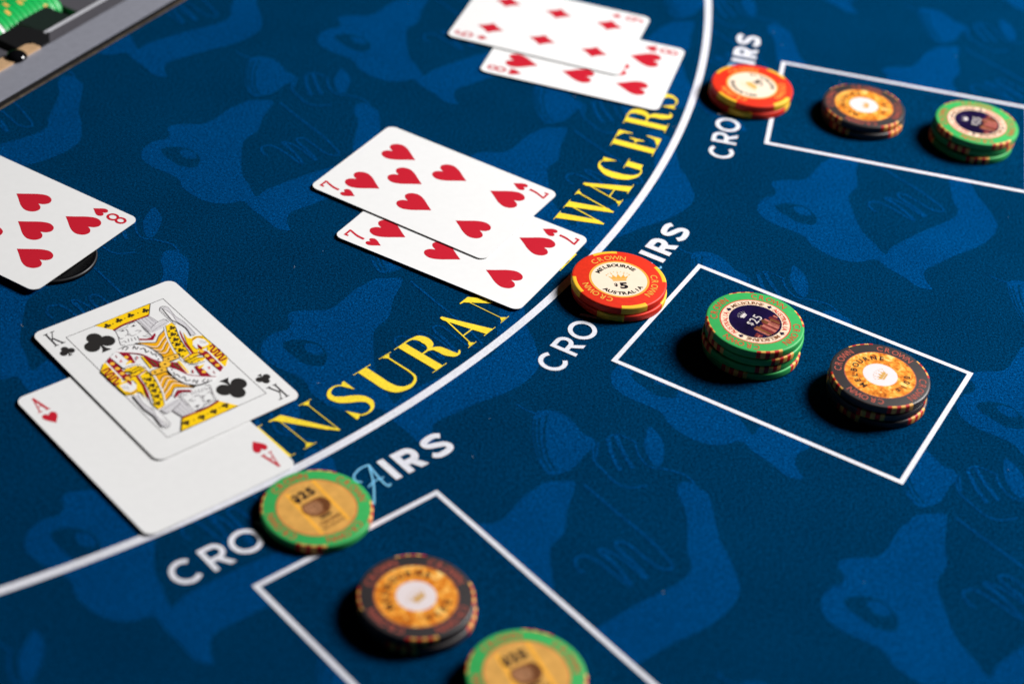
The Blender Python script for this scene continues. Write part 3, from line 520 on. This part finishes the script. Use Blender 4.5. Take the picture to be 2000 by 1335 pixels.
# a few stray fibres and crumbs of lint on the nap
random.seed(5)
plain('lint', (0.30, 0.36, 0.42, 1), 0.9, 0.1)
b = MB(0.3, 0)
for i in range(36):
    x, y = random.uniform(-230, 240), random.uniform(-190, 300)
    if (Vector((x, y)) - RAIL_O).dot(RAIL_N) > -6: continue
    a = random.uniform(0, 6.3); L = random.uniform(0.3, 1.6); z = 0.32
    pts = [(x + math.cos(a + k * .5) * L * k / 3, y + math.sin(a + k * .5) * L * k / 3) for k in range(4)]
    b.stroke(pts, 0.09, 'lint')
lint = add('lint_fibres', b.mesh('lint_fibres'), table); lint['kind'] = 'stuff'

# ------------------------------------------------------------------ playing cards
CW, CL = 62.5, 88.0
def card_body():
    b = MB(); r = 3.6; n = 7; th = 0.30
    out = []
    for cx, cy, a in ((CW / 2 - r, CL / 2 - r, 0), (-CW / 2 + r, CL / 2 - r, 90), (-CW / 2 + r, -CL / 2 + r, 180), (CW / 2 - r, -CL / 2 + r, 270)):
        for t in range(n + 1):
            q = math.radians(a + 90 * t / n); out.append((cx + r * math.cos(q), cy + r * math.sin(q)))
    # strips across the width so that the stock can bow
    xs = sorted(set(round(p[0], 4) for p in out) | set(round(-CW / 2 + CW * k / 24, 4) for k in range(1, 24)))
    def half(x):
        d = abs(x) - (CW / 2 - r)
        return CL / 2 if d <= 0 else CL / 2 - r + math.sqrt(max(0, r * r - d * d))
    for x0, x1 in zip(xs, xs[1:]):
        h0, h1 = half(x0), half(x1)
        b.face([(x0, -h0, 0), (x1, -h1, 0), (x1, h1, 0), (x0, h0, 0)], 'card_stock')
        b.face([(x0, h0, -th), (x1, h1, -th), (x1, -h1, -th), (x0, -h0, -th)], 'card_stock')
    rim = [(x, half(x)) for x in xs] + [(x, -half(x)) for x in reversed(xs)]
    for (x, y), (u, v) in zip(rim, rim[1:] + rim[:1]):
        b.face([(u, v, -th), (x, y, -th), (x, y, 0), (u, v, 0)][::-1], 'card_edge')
    return b
def heart(cx, cy, h, up=1):
    pts = [(0, -0.5), (0.14, -0.30), (0.34, -0.02), (0.425, 0.22), (0.36, 0.42), (0.21, 0.50), (0.075, 0.43), (0.0, 0.29)]
    R, _ = smooth(pts, [1] * 8, 5)
    L = [(-x, y) for x, y in R[::-1]][1:-1]
    return [(cx + up * x * h * 1.03, cy + up * y * h) for x, y in R + L]
def diamond(cx, cy, h, up=1):
    w = h * 0.78; P = []
    cs = [(0, h / 2), (w / 2, 0), (0, -h / 2), (-w / 2, 0)]
    for (x, y), (u, v) in zip(cs, cs[1:] + cs[:1]):
        for t in range(5):
            k = t / 5; q = 1 - 0.20 * math.sin(math.pi * k) * 0.5
            P.append((cx + (x + (u - x) * k) * q, cy + (y + (v - y) * k) * q))
    return P
def club(b, cx, cy, h, mat, up=1):
    r = h * 0.265
    for x, y in ((0, 0.235), (-0.262, -0.085), (0.262, -0.085)):
        b.disc(cx + up * x * h, cy + up * y * h, r * 0.90, mat, r * 0.98, 24)
    b.poly([(cx + up * x * h, cy + up * y * h) for x, y in ((-0.09, 0.12), (0.09, 0.12), (0.05, -0.12), (0.035, -0.22), (0.07, -0.36), (0.17, -0.5), (-0.17, -0.5), (-0.07, -0.36), (-0.035, -0.22), (-0.05, -0.12))], mat)
def index_mark(b, ch, cx, cy, up, mat):
    """thin corner numeral, 8.4 mm tall"""
    h, w = 8.4, 4.1
    T = lambda L: [(cx + up * x * w / 2, cy + up * y * h / 2) for x, y in L]
    if ch == '7':
        b.stroke(T([(-0.95, 0.55), (-0.95, 0.93), (0.95, 0.93), (0.95, 0.80)]), 1.0, mat)
        b.curve(T([(0.95, 0.86), (0.45, 0.3), (0.05, -0.35), (-0.05, -1.0)]), [1.0, 1.1, 1.3, 1.4], mat, 5)
    elif ch == '8':
        for yc, rr in ((0.5, 0.47), (-0.47, 0.52)):
            b.stroke(T([(0.92 * (0.92 if yc > 0 else 1) * math.cos(t * math.tau / 28), yc + rr * math.sin(t * math.tau / 28)) for t in range(28)]), 1.15, mat, True)
    elif ch == '6':
        b.stroke(T([(0.92 * math.cos(t * math.tau / 28), -0.42 + 0.55 * math.sin(t * math.tau / 28)) for t in range(28)]), 1.1, mat, True)
        b.curve(T([(0.75, 0.62), (0.35, 0.95), (-0.35, 0.93), (-0.85, 0.4), (-0.92, -0.4)]), 1.1, mat, 5)
    elif ch == 'A':
        b.stroke(T([(-0.8, -0.95), (0.02, 0.95)]), 0.5, mat); b.stroke(T([(0.0, 1.0), (0.78, -0.95)]), 1.05, mat)
        b.stroke(T([(-0.5, -0.25), (0.5, -0.25)]), 0.5, mat)
        b.stroke(T([(-1.2, -0.96), (-0.35, -0.96)]), 0.45, mat); b.stroke(T([(0.3, -0.96), (1.2, -0.96)]), 0.45, mat)
    elif ch == 'K':
        b.stroke(T([(-0.62, -0.95), (-0.62, 0.95)]), 0.72, mat)
        b.stroke(T([(0.75, 0.95), (-0.5, -0.15)]), 0.34, mat); b.stroke(T([(-0.2, 0.2), (0.78, -0.95)]), 0.72, mat)
        for x in (-0.62, 0.78):
            for y in (-0.96, 0.96): b.stroke(T([(x - 0.45, y), (x + 0.45, y)]), 0.45, mat)
def bowed(k_neg, k_pos, twist=0.0):
    return lambda x, y, z: (x, y, z + (k_neg if x < 0 else k_pos) * (x / 31.25) ** 2 + twist * (x / 31.25) * (y / 44))
KINGCOL = {'ink': 'ink_dark', 'greyink': 'ink_greyline', 'grey': 'ink_grey', 'white': 'ink_white', 'darkred': 'ink_darkred', 'yellow': 'ink_yellow', 'amber': 'ink_amber', 'gold': 'ink_gold', 'brown': 'ink_brown', 'rose': 'ink_rose', 'green': 'ink_green'}
def densify(pts, step=4.0):
    out = [pts[0]]
    for p, q in zip(pts, pts[1:]):
        n = max(1, int(math.hypot(q[0] - p[0], q[1] - p[1]) / step))
        out += [(p[0] + (q[0] - p[0]) * t / n, p[1] + (q[1] - p[1]) * t / n) for t in range(1, n + 1)]
    return out
def make_card(rank, suit, loc, ang, label, bend):
    root = bpy.data.objects.new('playing_card', None); COL.objects.link(root)
    root.empty_display_size = 0.02
    root.location = (loc[0] * MM, loc[1] * MM, loc[2] * MM); root.rotation_euler = (0, 0, math.radians(ang))
    tag(root, label, 'playing card', 'cards dealt face up on the felt')
    fn = bowed(*bend)
    add('card_stock', card_body().mesh('card_stock', fn, True), root).data
    red = 'ink_red'; ink = red if suit in 'HD' else 'ink_black'
    shape = {'H': heart, 'D': diamond}.get(suit)
    def pip(x, y, h, up, name='pip'):
        b = MB(0.03, 0.003)
        if suit == 'C': club(b, x, y, h, ink, up)
        else: b.poly(shape(x, y, h, up), ink)
        add(name, b.mesh(name, fn), root)
    for s in (1, -1):
        b = MB(0.03, 0.003)
        index_mark(b, rank, -25.7 * s, 36.7 * s, s, 'ink_dark' if suit == 'C' else ink)
        add('index', b.mesh('index', fn), root)
        pip(-25.6 * s, 27.6 * s, {'H': 6.4, 'D': 5.8, 'C': 6.0}[suit], s, 'index_pip')
    hh = 15.2 if suit == 'H' else 13.4
    rows = {'7': [(-14.2, 27.0, 1), (14.2, 27.0, 1), (0, 14.4, 1), (-14.2, 0.4, 1), (14.2, 0.4, 1), (-14.2, -27.0, -1), (14.2, -27.0, -1)],
            '8': [(-14.4, 27.0, 1), (14.4, 27.0, 1), (0, 14.4, 1), (-14.4, 0.4, 1), (14.4, 0.4, 1), (0, -14.4, -1), (-14.4, -27.0, -1), (14.4, -27.0, -1)],
            '6': [(-14.6, 26.6, 1), (14.6, 26.6, 1), (-14.6, 0, 1), (14.6, 0, 1), (-14.6, -26.6, -1), (14.6, -26.6, -1)],
            'A': [(0, 0, 1)], 'K': [(-13.2, 25.6, 1), (13.2, -25.6, -1)]}[rank]
    for x, y, up in rows:
        if rank == 'K': pip(x, y, 12.4, up)
        elif rank == 'A': pip(x, y, 15.0, up)
        else: pip(x, y, hh, up)
    if rank == 'K':
        b = MB(0.03, 0.003)
        w, l = 21.5, 35.0
        for seg in ([(-w, l), (w, l)], [(w, l), (w, -l)], [(w, -l), (-w, -l)], [(-w, -l), (-w, l)]):
            b.stroke(densify(seg), 0.24, 'ink_frame')
        add('picture_frame', b.mesh('picture_frame', fn), root)
        b = MB(0.034, 0.0015)
        for sg in (1, -1):
            for kind, col, pts, wd in KING:
                P = [(x * sg, y * sg) for x, y in pts]; mt = KINGCOL[col]
                if kind == 'p': b.poly(P, mt)
                elif kind == 's': b.curve(P, wd, mt, 3)
                elif kind == 'd':
                    for x, y in P: b.disc(x, y, wd, mt, n=10)
                elif kind == 't':
                    for x, y in P:
                        for dx, dy in ((0, .55), (-.6, -.25), (.6, -.25)): b.disc(x + dx * wd * .9, y + sg * dy * wd * .9, wd * .46, mt, n=9)
                        b.stroke([(x, y), (x, y - sg * wd)], wd * .3, mt)
        b.disc(0, 0, 2.1, 'ink_gold'); b.disc(0, 0, 0.5, 'ink_dark', n=10)
        b.stroke([(2.1 * math.cos(t * math.tau / 24), 2.1 * math.sin(t * math.tau / 24)) for t in range(24)], 0.2, 'ink_brown', True)
        add('king_figure', b.mesh('king_figure', fn), root)
    return root

make_card('7', 'H', (-25.4, 65.7, 0.62), -25.22 + 90, 'seven of hearts lying underneath the other seven, nearer the red chips', (0.65, 0.25, 0.08))
make_card('7', 'H', (-40.4, 98.1, 1.22), -26.79 + 90, 'seven of hearts lying on top of the other seven of hearts', (0.10, 0.05, 0.0))
make_card('A', 'H', (-124.4, -76.3, 0.62), -44.71 + 90, 'ace of hearts mostly covered by the king of clubs', (0.60, 0.25, 0.05))
make_card('K', 'C', (-128.6, -38.9, 1.22), -45.28 + 90, 'king of clubs court card lying on the ace of hearts', (0.08, 0.05, 0.0))
make_card('8', 'H', (19.6, 224.4, 0.62), -12.36 - 90, 'eight of hearts tucked under the six of diamonds', (0.25, 0.5, 0.0))
make_card('6', 'D', (1.6, 253.1, 1.22), -13.31 + 90, 'six of diamonds lying on the eight of hearts', (0.10, 0.05, 0.0))
make_card('8', 'H', (-211.8, 42.8, 2.45), -27.08 - 90, 'eight of hearts lying alone on the black disc, cut off at left', (0.1, 0.1, 0.0))

# black disc under the lone eight
b = MB(); b.lathe([(0, 0.0), (17.0, 0.0), (17.6, 0.4), (17.6, 1.5), (17.2, 1.95), (16.2, 2.0), (15.9, 1.8), (0, 1.8)], 'black_gloss', 72)
disc = add('round_disc', b.mesh('round_disc', None, True), None, (-186.6, 20.6, 0.02))
tag(disc, 'glossy black round disc half hidden under the eight of hearts', 'disc')
b = MB(); b.lathe([(17.62, 1.45), (17.5, 1.72), (17.26, 1.96), (17.1, 2.0)], 'black_rim', 72)
add('rim', b.mesh('rim', None, True), disc)

# ------------------------------------------------------------------ chips
CR, CT = 19.5, 3.35
def chip_profile(off=0.0, r_in=None):
    R = CR + off; t = CT
    p = [(R - 0.85, 0 - off), (R - 0.30, 0.10 - off), (R - 0.06, 0.38), (R, 0.75), (R, t - 0.75), (R - 0.06, t - 0.38), (R - 0.30, t - 0.10 + off), (R - 0.85, t + off)]
    return p
def crown_shape(b, x, y, s, mat, pearls=True):
    """small coronet: band, five points fanned out, pearls above them"""
    b.poly([(x - .62 * s, y - .5 * s), (x + .62 * s, y - .5 * s), (x + .70 * s, y - .28 * s), (x - .70 * s, y - .28 * s)], mat)
    pts = [(x - .68 * s, y - .24 * s)]
    tops = [(-1.0, .30), (-.55, .50), (0, .58), (.55, .50), (1.0, .30)]
    for i, (u, v) in enumerate(tops):
        pts.append((x + u * s, y + v * s))
        if i < 4: pts.append((x + (u + tops[i + 1][0]) / 2 * .8 * s, y + .06 * s))
    pts.append((x + .68 * s, y - .24 * s))
    b.poly(pts[::-1], mat)
    if pearls:
        for u, v in tops: b.disc(x + u * s * 1.1, y + (v + .14) * s, .075 * s, mat, n=8)
        for a in range(25, 156, 16): b.disc(x + 1.25 * s * math.cos(math.radians(a)), y + (.02 + .95 * math.sin(math.radians(a))) * s, .05 * s, mat, n=8)
CHIP = {}
def chip_parts(kind):
    if kind in CHIP: return CHIP[kind]
    parts = []
    base = {'five': 'chip_red', 'quarter': 'chip_green', 'hundred': 'chip_charcoal', 'lunar': 'chip_green'}[kind]
    b = MB(); b.lathe([(0, 0)] + chip_profile() + [(0, CT)], base, 96)
    parts.append(('chip_body', b.mesh('chip_body', None, True)))
    def sector(mid, width, mat, r_in):
        b = MB()
        prof = chip_profile(0.025)
        prof = [(r_in, -0.025)] + prof + [(r_in, CT + 0.025)]
        b.lathe(prof, mat, max(3, int(width / 3)), mid - width / 2, mid + width / 2)
        return b
    if kind == 'five':
        for k in range(4):
            parts.append(('edge_insert', sector(98 - 90 * k, 33, 'chip_yellow', CR * 0.905).mesh('edge_insert', None, True)))
    else:
        for k in range(4):
            b = MB(); mid = 46 + 90 * k
            for q, (o, w, mt) in enumerate(((-13.5, 5, 'chip_spot_red'), (-8.2, 5.6, 'chip_spot_cream'), (-2.7, 5.4, 'chip_spot_red'), (2.7, 5.4, 'chip_spot_cream'), (8.2, 5.6, 'chip_spot_red'), (13.5, 5, 'chip_spot_cream'))):
                s = sector(mid + o, w, mt, CR * 0.955); i = len(b.v)
                b.v += s.v; b.f += [tuple(i + x for x in f) for f in s.f]; b.m += [b.mi(mt)] * len(s.f)
            parts.append(('edge_spots', b.mesh('edge_spots', None, True)))
    z = CT + 0.03
    if kind == 'five':
        b = MB(z); b.ring(0, 0, CR * .585, CR * .635, 'chip_gold_ink'); b.disc(0, 0, CR * .588, 'inlay_cream', n=72)
        parts.append(('inlay', b.mesh('inlay')))
        b = MB(z + .02)
        for a in (98, -22, -142): arc_text(b, 'CROWN', CR * .755, a, 2.9, 'chip_gold_ink', 12.6, 0.012, False, 0.95)
        parts.append(('ring_lettering', b.mesh('ring_lettering')))
        b = MB(z + .02)
        arc_text(b, 'MELBOURNE', CR * .485, 92, 1.95, 'ink_dark', 13.0, 0.045, False, 1.15)
        arc_text(b, 'AUSTRALIA', CR * .485, -88, 1.95, 'ink_dark', 12.0, 0.045, True, 1.15)
        put_glyph(b, '5', 1.0, -6.2, 0, 3.8, 'ink_dark', 0.055, 1.3); put_glyph(b, '$', -2.1, -4.6, 0, 2.0, 'ink_dark', 0.04)
        parts.append(('centre_lettering', b.mesh('centre_lettering')))
        b = MB(z + .02); crown_shape(b, 0, 0.9, 4.3, 'chip_gold_ink')
        parts.append(('crown_emblem', b.mesh('crown_emblem')))
    if kind == 'quarter':
        b = MB(z); b.ring(0, 0, CR * .70, CR * .725, 'chip_red_ink'); b.ring(0, 0, CR * .52, CR * .70, 'inlay_ring'); b.disc(0, 0, CR * .54, 'inlay_navy', n=72)
        rnd = random.Random(3)
        for k in range(34):                      # skyline with lit towers along the foot of the disc
            x = rnd.uniform(-8.4, 8.4); w = rnd.uniform(.35, .9); y1 = rnd.uniform(-4.6, -1.2) - abs(x) * .12; lim = math.sqrt(max(0, 9.9 ** 2 - x * x)); y0 = -lim + .3
            if y1 > y0: b.poly([(x - w, y0), (x + w, y0), (x + w, y1), (x - w, y1)], rnd.choice(['inlay_dusk', 'inlay_dusk', 'inlay_pink', 'inlay_brown']))
        parts.append(('inlay', b.mesh('inlay')))
        b = MB(z + .02)
        for k in range(4): arc_text(b, 'CROWN', CR * .845, 8 + 90 * k, 3.0, 'chip_red_ink', 11.0, 0.006, False, 0.9)
        parts.append(('ring_lettering', b.mesh('ring_lettering')))
        b = MB(z + .02)
        for k in range(4):
            arc_text(b, 'MELBOURNE' if k % 2 == 0 else 'AUSTRALIA', CR * .612, 45 + 90 * k, 1.9, 'chip_red_ink' if k % 2 else 'inlay_brown', 7.6, 0.02)
            club(b, CR * .61 * math.cos(math.radians(90 * k)), CR * .61 * math.sin(math.radians(90 * k)), 2.0, 'inlay_navy')
        parts.append(('rim_lettering', b.mesh('rim_lettering')))
        b = MB(z + .20)
        put_glyph(b, '2', -0.2, -1.4, 0, 4.0, 'inlay_silver', 0.0); put_glyph(b, '5', 2.7, -1.4, 0, 4.0, 'inlay_silver', 0.0); put_glyph(b, '$', -2.7, -0.4, 0, 2.8, 'inlay_silver', 0.0)
        parts.append(('centre_lettering', b.mesh('centre_lettering')))
        b = MB(z + .20); crown_shape(b, 0, 5.5, 2.1, 'inlay_silver')
        parts.append(('crown_emblem', b.mesh('crown_emblem')))
    if kind == 'hundred':
        b = MB(z); b.ring(0, 0, CR * .70, CR * .72, 'chip_rust_ink'); b.disc(0, 0, CR * .705, 'inlay_fire', n=72); b.disc(0, 0, CR * .345, 'inlay_white', n=60)
        parts.append(('inlay', b.mesh('inlay')))
        b = MB(z + .02)
        for k in range(4): arc_text(b, 'CROWN', CR * .845, 0 + 90 * k, 3.0, 'chip_rust_ink', 11.0, 0.006, False, 0.9)
        parts.append(('ring_lettering', b.mesh('ring_lettering')))
        b = MB(z + .02)
        arc_text(b, 'MELBOURNE', CR * .53, 90, 2.5, 'ink_dark', 18.0, 0.035, False, 1.0)
        arc_text(b, '$100', CR * .53, -90, 2.5, 'ink_dark', 18.0, 0.035, True, 1.0)
        parts.append(('centre_lettering', b.mesh('centre_lettering')))
        b = MB(z + .02); crown_shape(b, 0, -0.8, 3.3, 'crown_pale')
        parts.append(('crown_emblem', b.mesh('crown_emblem')))
    if kind == 'lunar':
        b = MB(z); b.ring(0, 0, CR * .70, CR * .725, 'chip_red_ink'); b.disc(0, 0, CR * .705, 'inlay_tan', n=72)
        for x in (-7.2, 4.4): b.poly([(x, -11.4), (x + 1.2, -11.8), (x + 3.6, 11.2), (x + 2.2, 11.8)], 'inlay_amber')
        parts.append(('inlay', b.mesh('inlay')))
        b = MB(z + .02)
        for k in range(4): arc_text(b, 'CROWN', CR * .845, 0 + 90 * k, 3.0, 'chip_red_ink', 11.0, 0.006, False, 0.9)
        parts.append(('ring_lettering', b.mesh('ring_lettering')))
        b = MB(z + .05)                          # ribbed brown vessel emblem
        out = [(-3.0, 3.8), (3.2, 3.8), (5.2, 2.0), (5.4, -0.6), (4.0, -2.8), (1.6, -4.2), (-1.6, -4.2), (-4.0, -2.6), (-5.2, 0.0), (-4.8, 2.2)]
        P, _ = smooth(out, [1] * len(out), 4, True); b.poly(P, 'inlay_brown')
        P, _ = smooth([(x * .62 - 1.2, y * .7 + .3) for x, y in out], [1] * len(out), 4, True); b.poly(P, 'inlay_brown_light')
        for x in (-3.4, -2.2, -1.0, 0.2, 1.4, 2.6, 3.8): b.curve([(x * .75, 3.4), (x * 1.12, .2), (x * .7, -3.8)], .34, 'inlay_brown', 4)
        b.poly([(-2.6, -4.6), (2.8, -4.6), (2.2, -5.6), (-2.2, -5.6)], 'ink_dark')
        parts.append(('vessel_emblem', b.mesh('vessel_emblem')))
        b = MB(z + .05)
        put_glyph(b, '2', 0.0, 5.9, 0, 3.8, 'ink_dark', 0.06); put_glyph(b, '5', 3.2, 5.9, 0, 3.8, 'ink_dark', 0.06); put_glyph(b, '$', -3.2, 5.9, 0, 3.8, 'ink_dark', 0.05)
        for i, ch in enumerate('CROWN'): put_glyph(b, ch, (i - 2) * 1.75, -8.4, 0, 1.9, 'inlay_brown', 0.02)
        for i, ch in enumerate('MELBOURNE'): put_glyph(b, ch, (i - 4) * 1.05, -10.4, 0, 1.1, 'inlay_brown', 0.02)
        parts.append(('centre_lettering', b.mesh('centre_lettering')))
    CHIP[kind] = parts
    return parts
def chip(kind, x, y, z, rot, label, group, tilt=(0, 0), name='casino_chip'):
    r = bpy.data.objects.new(name, None); COL.objects.link(r); r.empty_display_size = .01
    r.location = (x * MM, y * MM, z * MM); r.rotation_euler = (math.radians(tilt[0]), math.radians(tilt[1]), math.radians(rot))
    tag(r, label, 'casino chip', group)
    for n, me in chip_parts(kind): add(n, me, r)
    return r
rnd = random.Random(11)
def stack(kind, x, y, count, rot, labels, group, shifts):
    for i in range(count):
        top = i == count - 1
        dx, dy = shifts[i] if not top else (0, 0)
        chip(kind, x + dx, y + dy, 0.26 + i * (CT + 0.08), rot if top else rnd.uniform(0, 360), labels[i], group)
G = 'chips stacked on the betting spots'
stack('five', 40.5, 39.9, 2, 13, ['lower red five-dollar chip of the stack beside the sevens', 'upper red five-dollar chip of the stack beside the sevens, face readable'], G, [(0.5, -0.5)])
stack('quarter', 94.1, 12.5, 4, 60, ['bottom green chip of the tall stack in the middle box', 'second chip from the bottom of the tall green stack in the middle box', 'third chip from the bottom of the tall green stack in the middle box', 'top green twenty-five-dollar chip with dark skyline centre in the middle box'], G, [(0.3, -0.7), (-0.3, -0.5), (0.5, -0.2)])
stack('hundred', 142.5, -8.1, 3, 64, ['bottom black chip of the stack in the middle box', 'middle black chip of the stack in the middle box', 'top black hundred-dollar chip with gold centre in the middle box'], G, [(0.4, -0.5), (-0.2, -0.3)])
stack('five', 100.1, 207.7, 2, 130, ['lower red chip of the pair beside the eight of hearts and arc line', 'upper red chip with white centre beside the eight of hearts and arc line'], G, [(-0.5, -0.8)])
stack('hundred', 153.0, 200.7, 2, 81, ['lower black chip of the stack between red and green chips at the top', 'upper black chip with orange centre between red and green chips at the top'], G, [(0.3, -1.0)])
stack('quarter', 204.8, 190.8, 3, 75, ['bottom green chip of the stack at the top right', 'middle green chip of the stack at the top right', 'upper green chip with dark centre at the top right'], G, [(-1.2, -1.4), (-0.6, -0.2)])
stack('lunar', -60.8, -108.5, 1, 47, ['single green chip with tan centre touching the arc by the ace'], G, [])
stack('hundred', -22.0, -148.4, 2, 56, ['lower black chip of the stack in the bottom box', 'upper black chip with glowing orange centre in the bottom box'], G, [(0.8, -0.6)])
stack('lunar', 16.3, -176.8, 2, 36, ['lower green chip at the bottom edge, under the tan-centred one', 'green chip with tan centre cut off by the bottom edge'], G, [(0.4, -0.6)])

# ------------------------------------------------------------------ chip float (dealer's tray) at the upper left
tray = bpy.data.objects.new('chip_tray', None); COL.objects.link(tray); tray.empty_display_size = .05
tag(tray, 'grey metal chip tray let into the table at the upper left corner', 'chip tray')
def tray_part(name, boxes):
    b = MB()
    for pts, z0, z1, mt in boxes: b.prism([rail(*p) for p in pts], z0, z1, mt)
    me = b.mesh(name); o = add(name, me, tray)
    return o
R4 = lambda d0, d1, n0, n1: [(d0, n0), (d1, n0), (d1, n1), (d0, n1)]
def bev(o, w=0.5):
    m = o.modifiers.new('edge', 'BEVEL'); m.width = w * MM; m.segments = 2; m.limit_method = 'ANGLE'
    return o
tray_part('edge_trim_and_shade', [(R4(-420, 700, -0.45, 0.35), -2, 0.35, 'trim_brown'), (R4(-420, 700, 0.37, 0.9), -2, 0.1, 'gap_shade_black'), (R4(-420, 700, 0.92, 1.33), -2, 2.3, 'gap_shade_black')])  # brown trim; black strips stand in for shade in the gap and on flange side
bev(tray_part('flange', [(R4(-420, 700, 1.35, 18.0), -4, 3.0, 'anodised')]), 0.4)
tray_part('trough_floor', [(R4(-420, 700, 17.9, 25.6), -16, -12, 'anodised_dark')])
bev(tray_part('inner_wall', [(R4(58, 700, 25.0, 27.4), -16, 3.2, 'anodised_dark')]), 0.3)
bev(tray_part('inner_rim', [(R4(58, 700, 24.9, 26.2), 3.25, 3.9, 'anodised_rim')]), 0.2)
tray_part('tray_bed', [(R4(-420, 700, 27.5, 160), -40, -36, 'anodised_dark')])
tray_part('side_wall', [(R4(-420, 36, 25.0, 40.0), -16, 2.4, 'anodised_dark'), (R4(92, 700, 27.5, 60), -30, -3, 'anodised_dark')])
blk = bev(tray_part('latch_block', [([(47.4, 18.1), (53.0, 18.1), (60.0, 24.4), (55.5, 39.3), (40.5, 40.2), (39.5, 25.2), (47.4, 25.2)], -10, 3.8, 'black_plastic')]), 0.6)
bev(tray_part('divider_block', [(R4(60.2, 80, 27.6, 44), -20, 2.0, 'dark_plastic')]), 0.6)
bw = bev(tray_part('wooden_block', [([(-60, 18.1), (47.2, 18.1), (47.2, 22.5), (44.6, 24.9), (-60, 24.9)], -10, 3.9, 'beech_block')]), 0.9)
b = MB(); b.lathe([(4.9, 0), (4.8, 0.5), (4.2, 1.4), (3.2, 2.1), (1.7, 2.6), (0.01, 2.75)], 'screw_black', 32)
for dd in (33.5, 8.0):
    add('screw_head', b.mesh('screw_head', None, True), bw, (*rail(dd, 20.4), 3.85))
# chips racked on edge along the tray
rk = random.Random(4)
rack = [('g', 25.2 + 3.38 * k) for k in range(4, 8)] + [('w', 52.3)] + [('g', 54.8 + 3.38 * k) for k in range(11)]
axis = math.degrees(math.atan2(RAIL_D.y, RAIL_D.x))
plain('spacer_white', (0.85, 0.86, 0.85, 1), 0.3, 0.5, 0.02)
b = MB(); b.lathe([(0, 0)] + [(r, z * .7) for r, z in chip_profile()] + [(0, CT * .7)], 'spacer_white', 64); SPW = b.mesh('spacer_disc', None, True)
rb = MB(); rb.lathe([(0, 0), (CR - .12, 0), (CR, .1), (CR, CT - .1), (CR - .12, CT), (0, CT)], 'rack_green', 96)
RACKP = [('chip_body', rb.mesh('chip_body', None, True))]
for q in range(4):
    s = MB(); pr = chip_profile(0.03)
    s.lathe([(r, z) for r, z in pr if 0.6 < z < CT - .6], 'chip_spot_cream', 3, 90 * q, 90 * q + 9)
    RACKP.append(('edge_spot', s.mesh('edge_spot', None, True)))
k = 0
for kind, dd in rack:
    px, py = rail(dd, 60.5)
    rot = Matrix.Rotation(math.radians(axis), 4, 'Z') @ Matrix.Rotation(math.radians(90), 4, 'Y') @ Matrix.Rotation(rk.uniform(0, 6.28), 4, 'Z')
    if kind == 'w':
        o = add('spacer_disc', SPW, None, (px, py, -15.5)); tag(o, 'white spacer disc between the green chips in the tray', 'spacer')
    else:
        k += 1
        o = bpy.data.objects.new('racked_chip', None); COL.objects.link(o); o.empty_display_size = .01
        o.location = (px * MM, py * MM, -15.5 * MM)
        ORD = ['first', 'second', 'third', 'fourth', 'fifth', 'sixth', 'seventh', 'eighth', 'ninth', 'tenth', 'eleventh']
        if dd < 52: lab = 'green chip racked on edge in the tray, %s to the left of the white spacer' % ORD[int(round((48.86 - dd) / 3.38))]
        else: lab = 'green chip racked on edge in the tray, %s to the right of the white spacer' % ORD[int(round((dd - 54.8) / 3.38))]
        tag(o, lab, 'casino chip', 'green chips racked in the tray')
        for n, me in RACKP: add(n, me, o)
    o.rotation_euler = rot.to_euler()
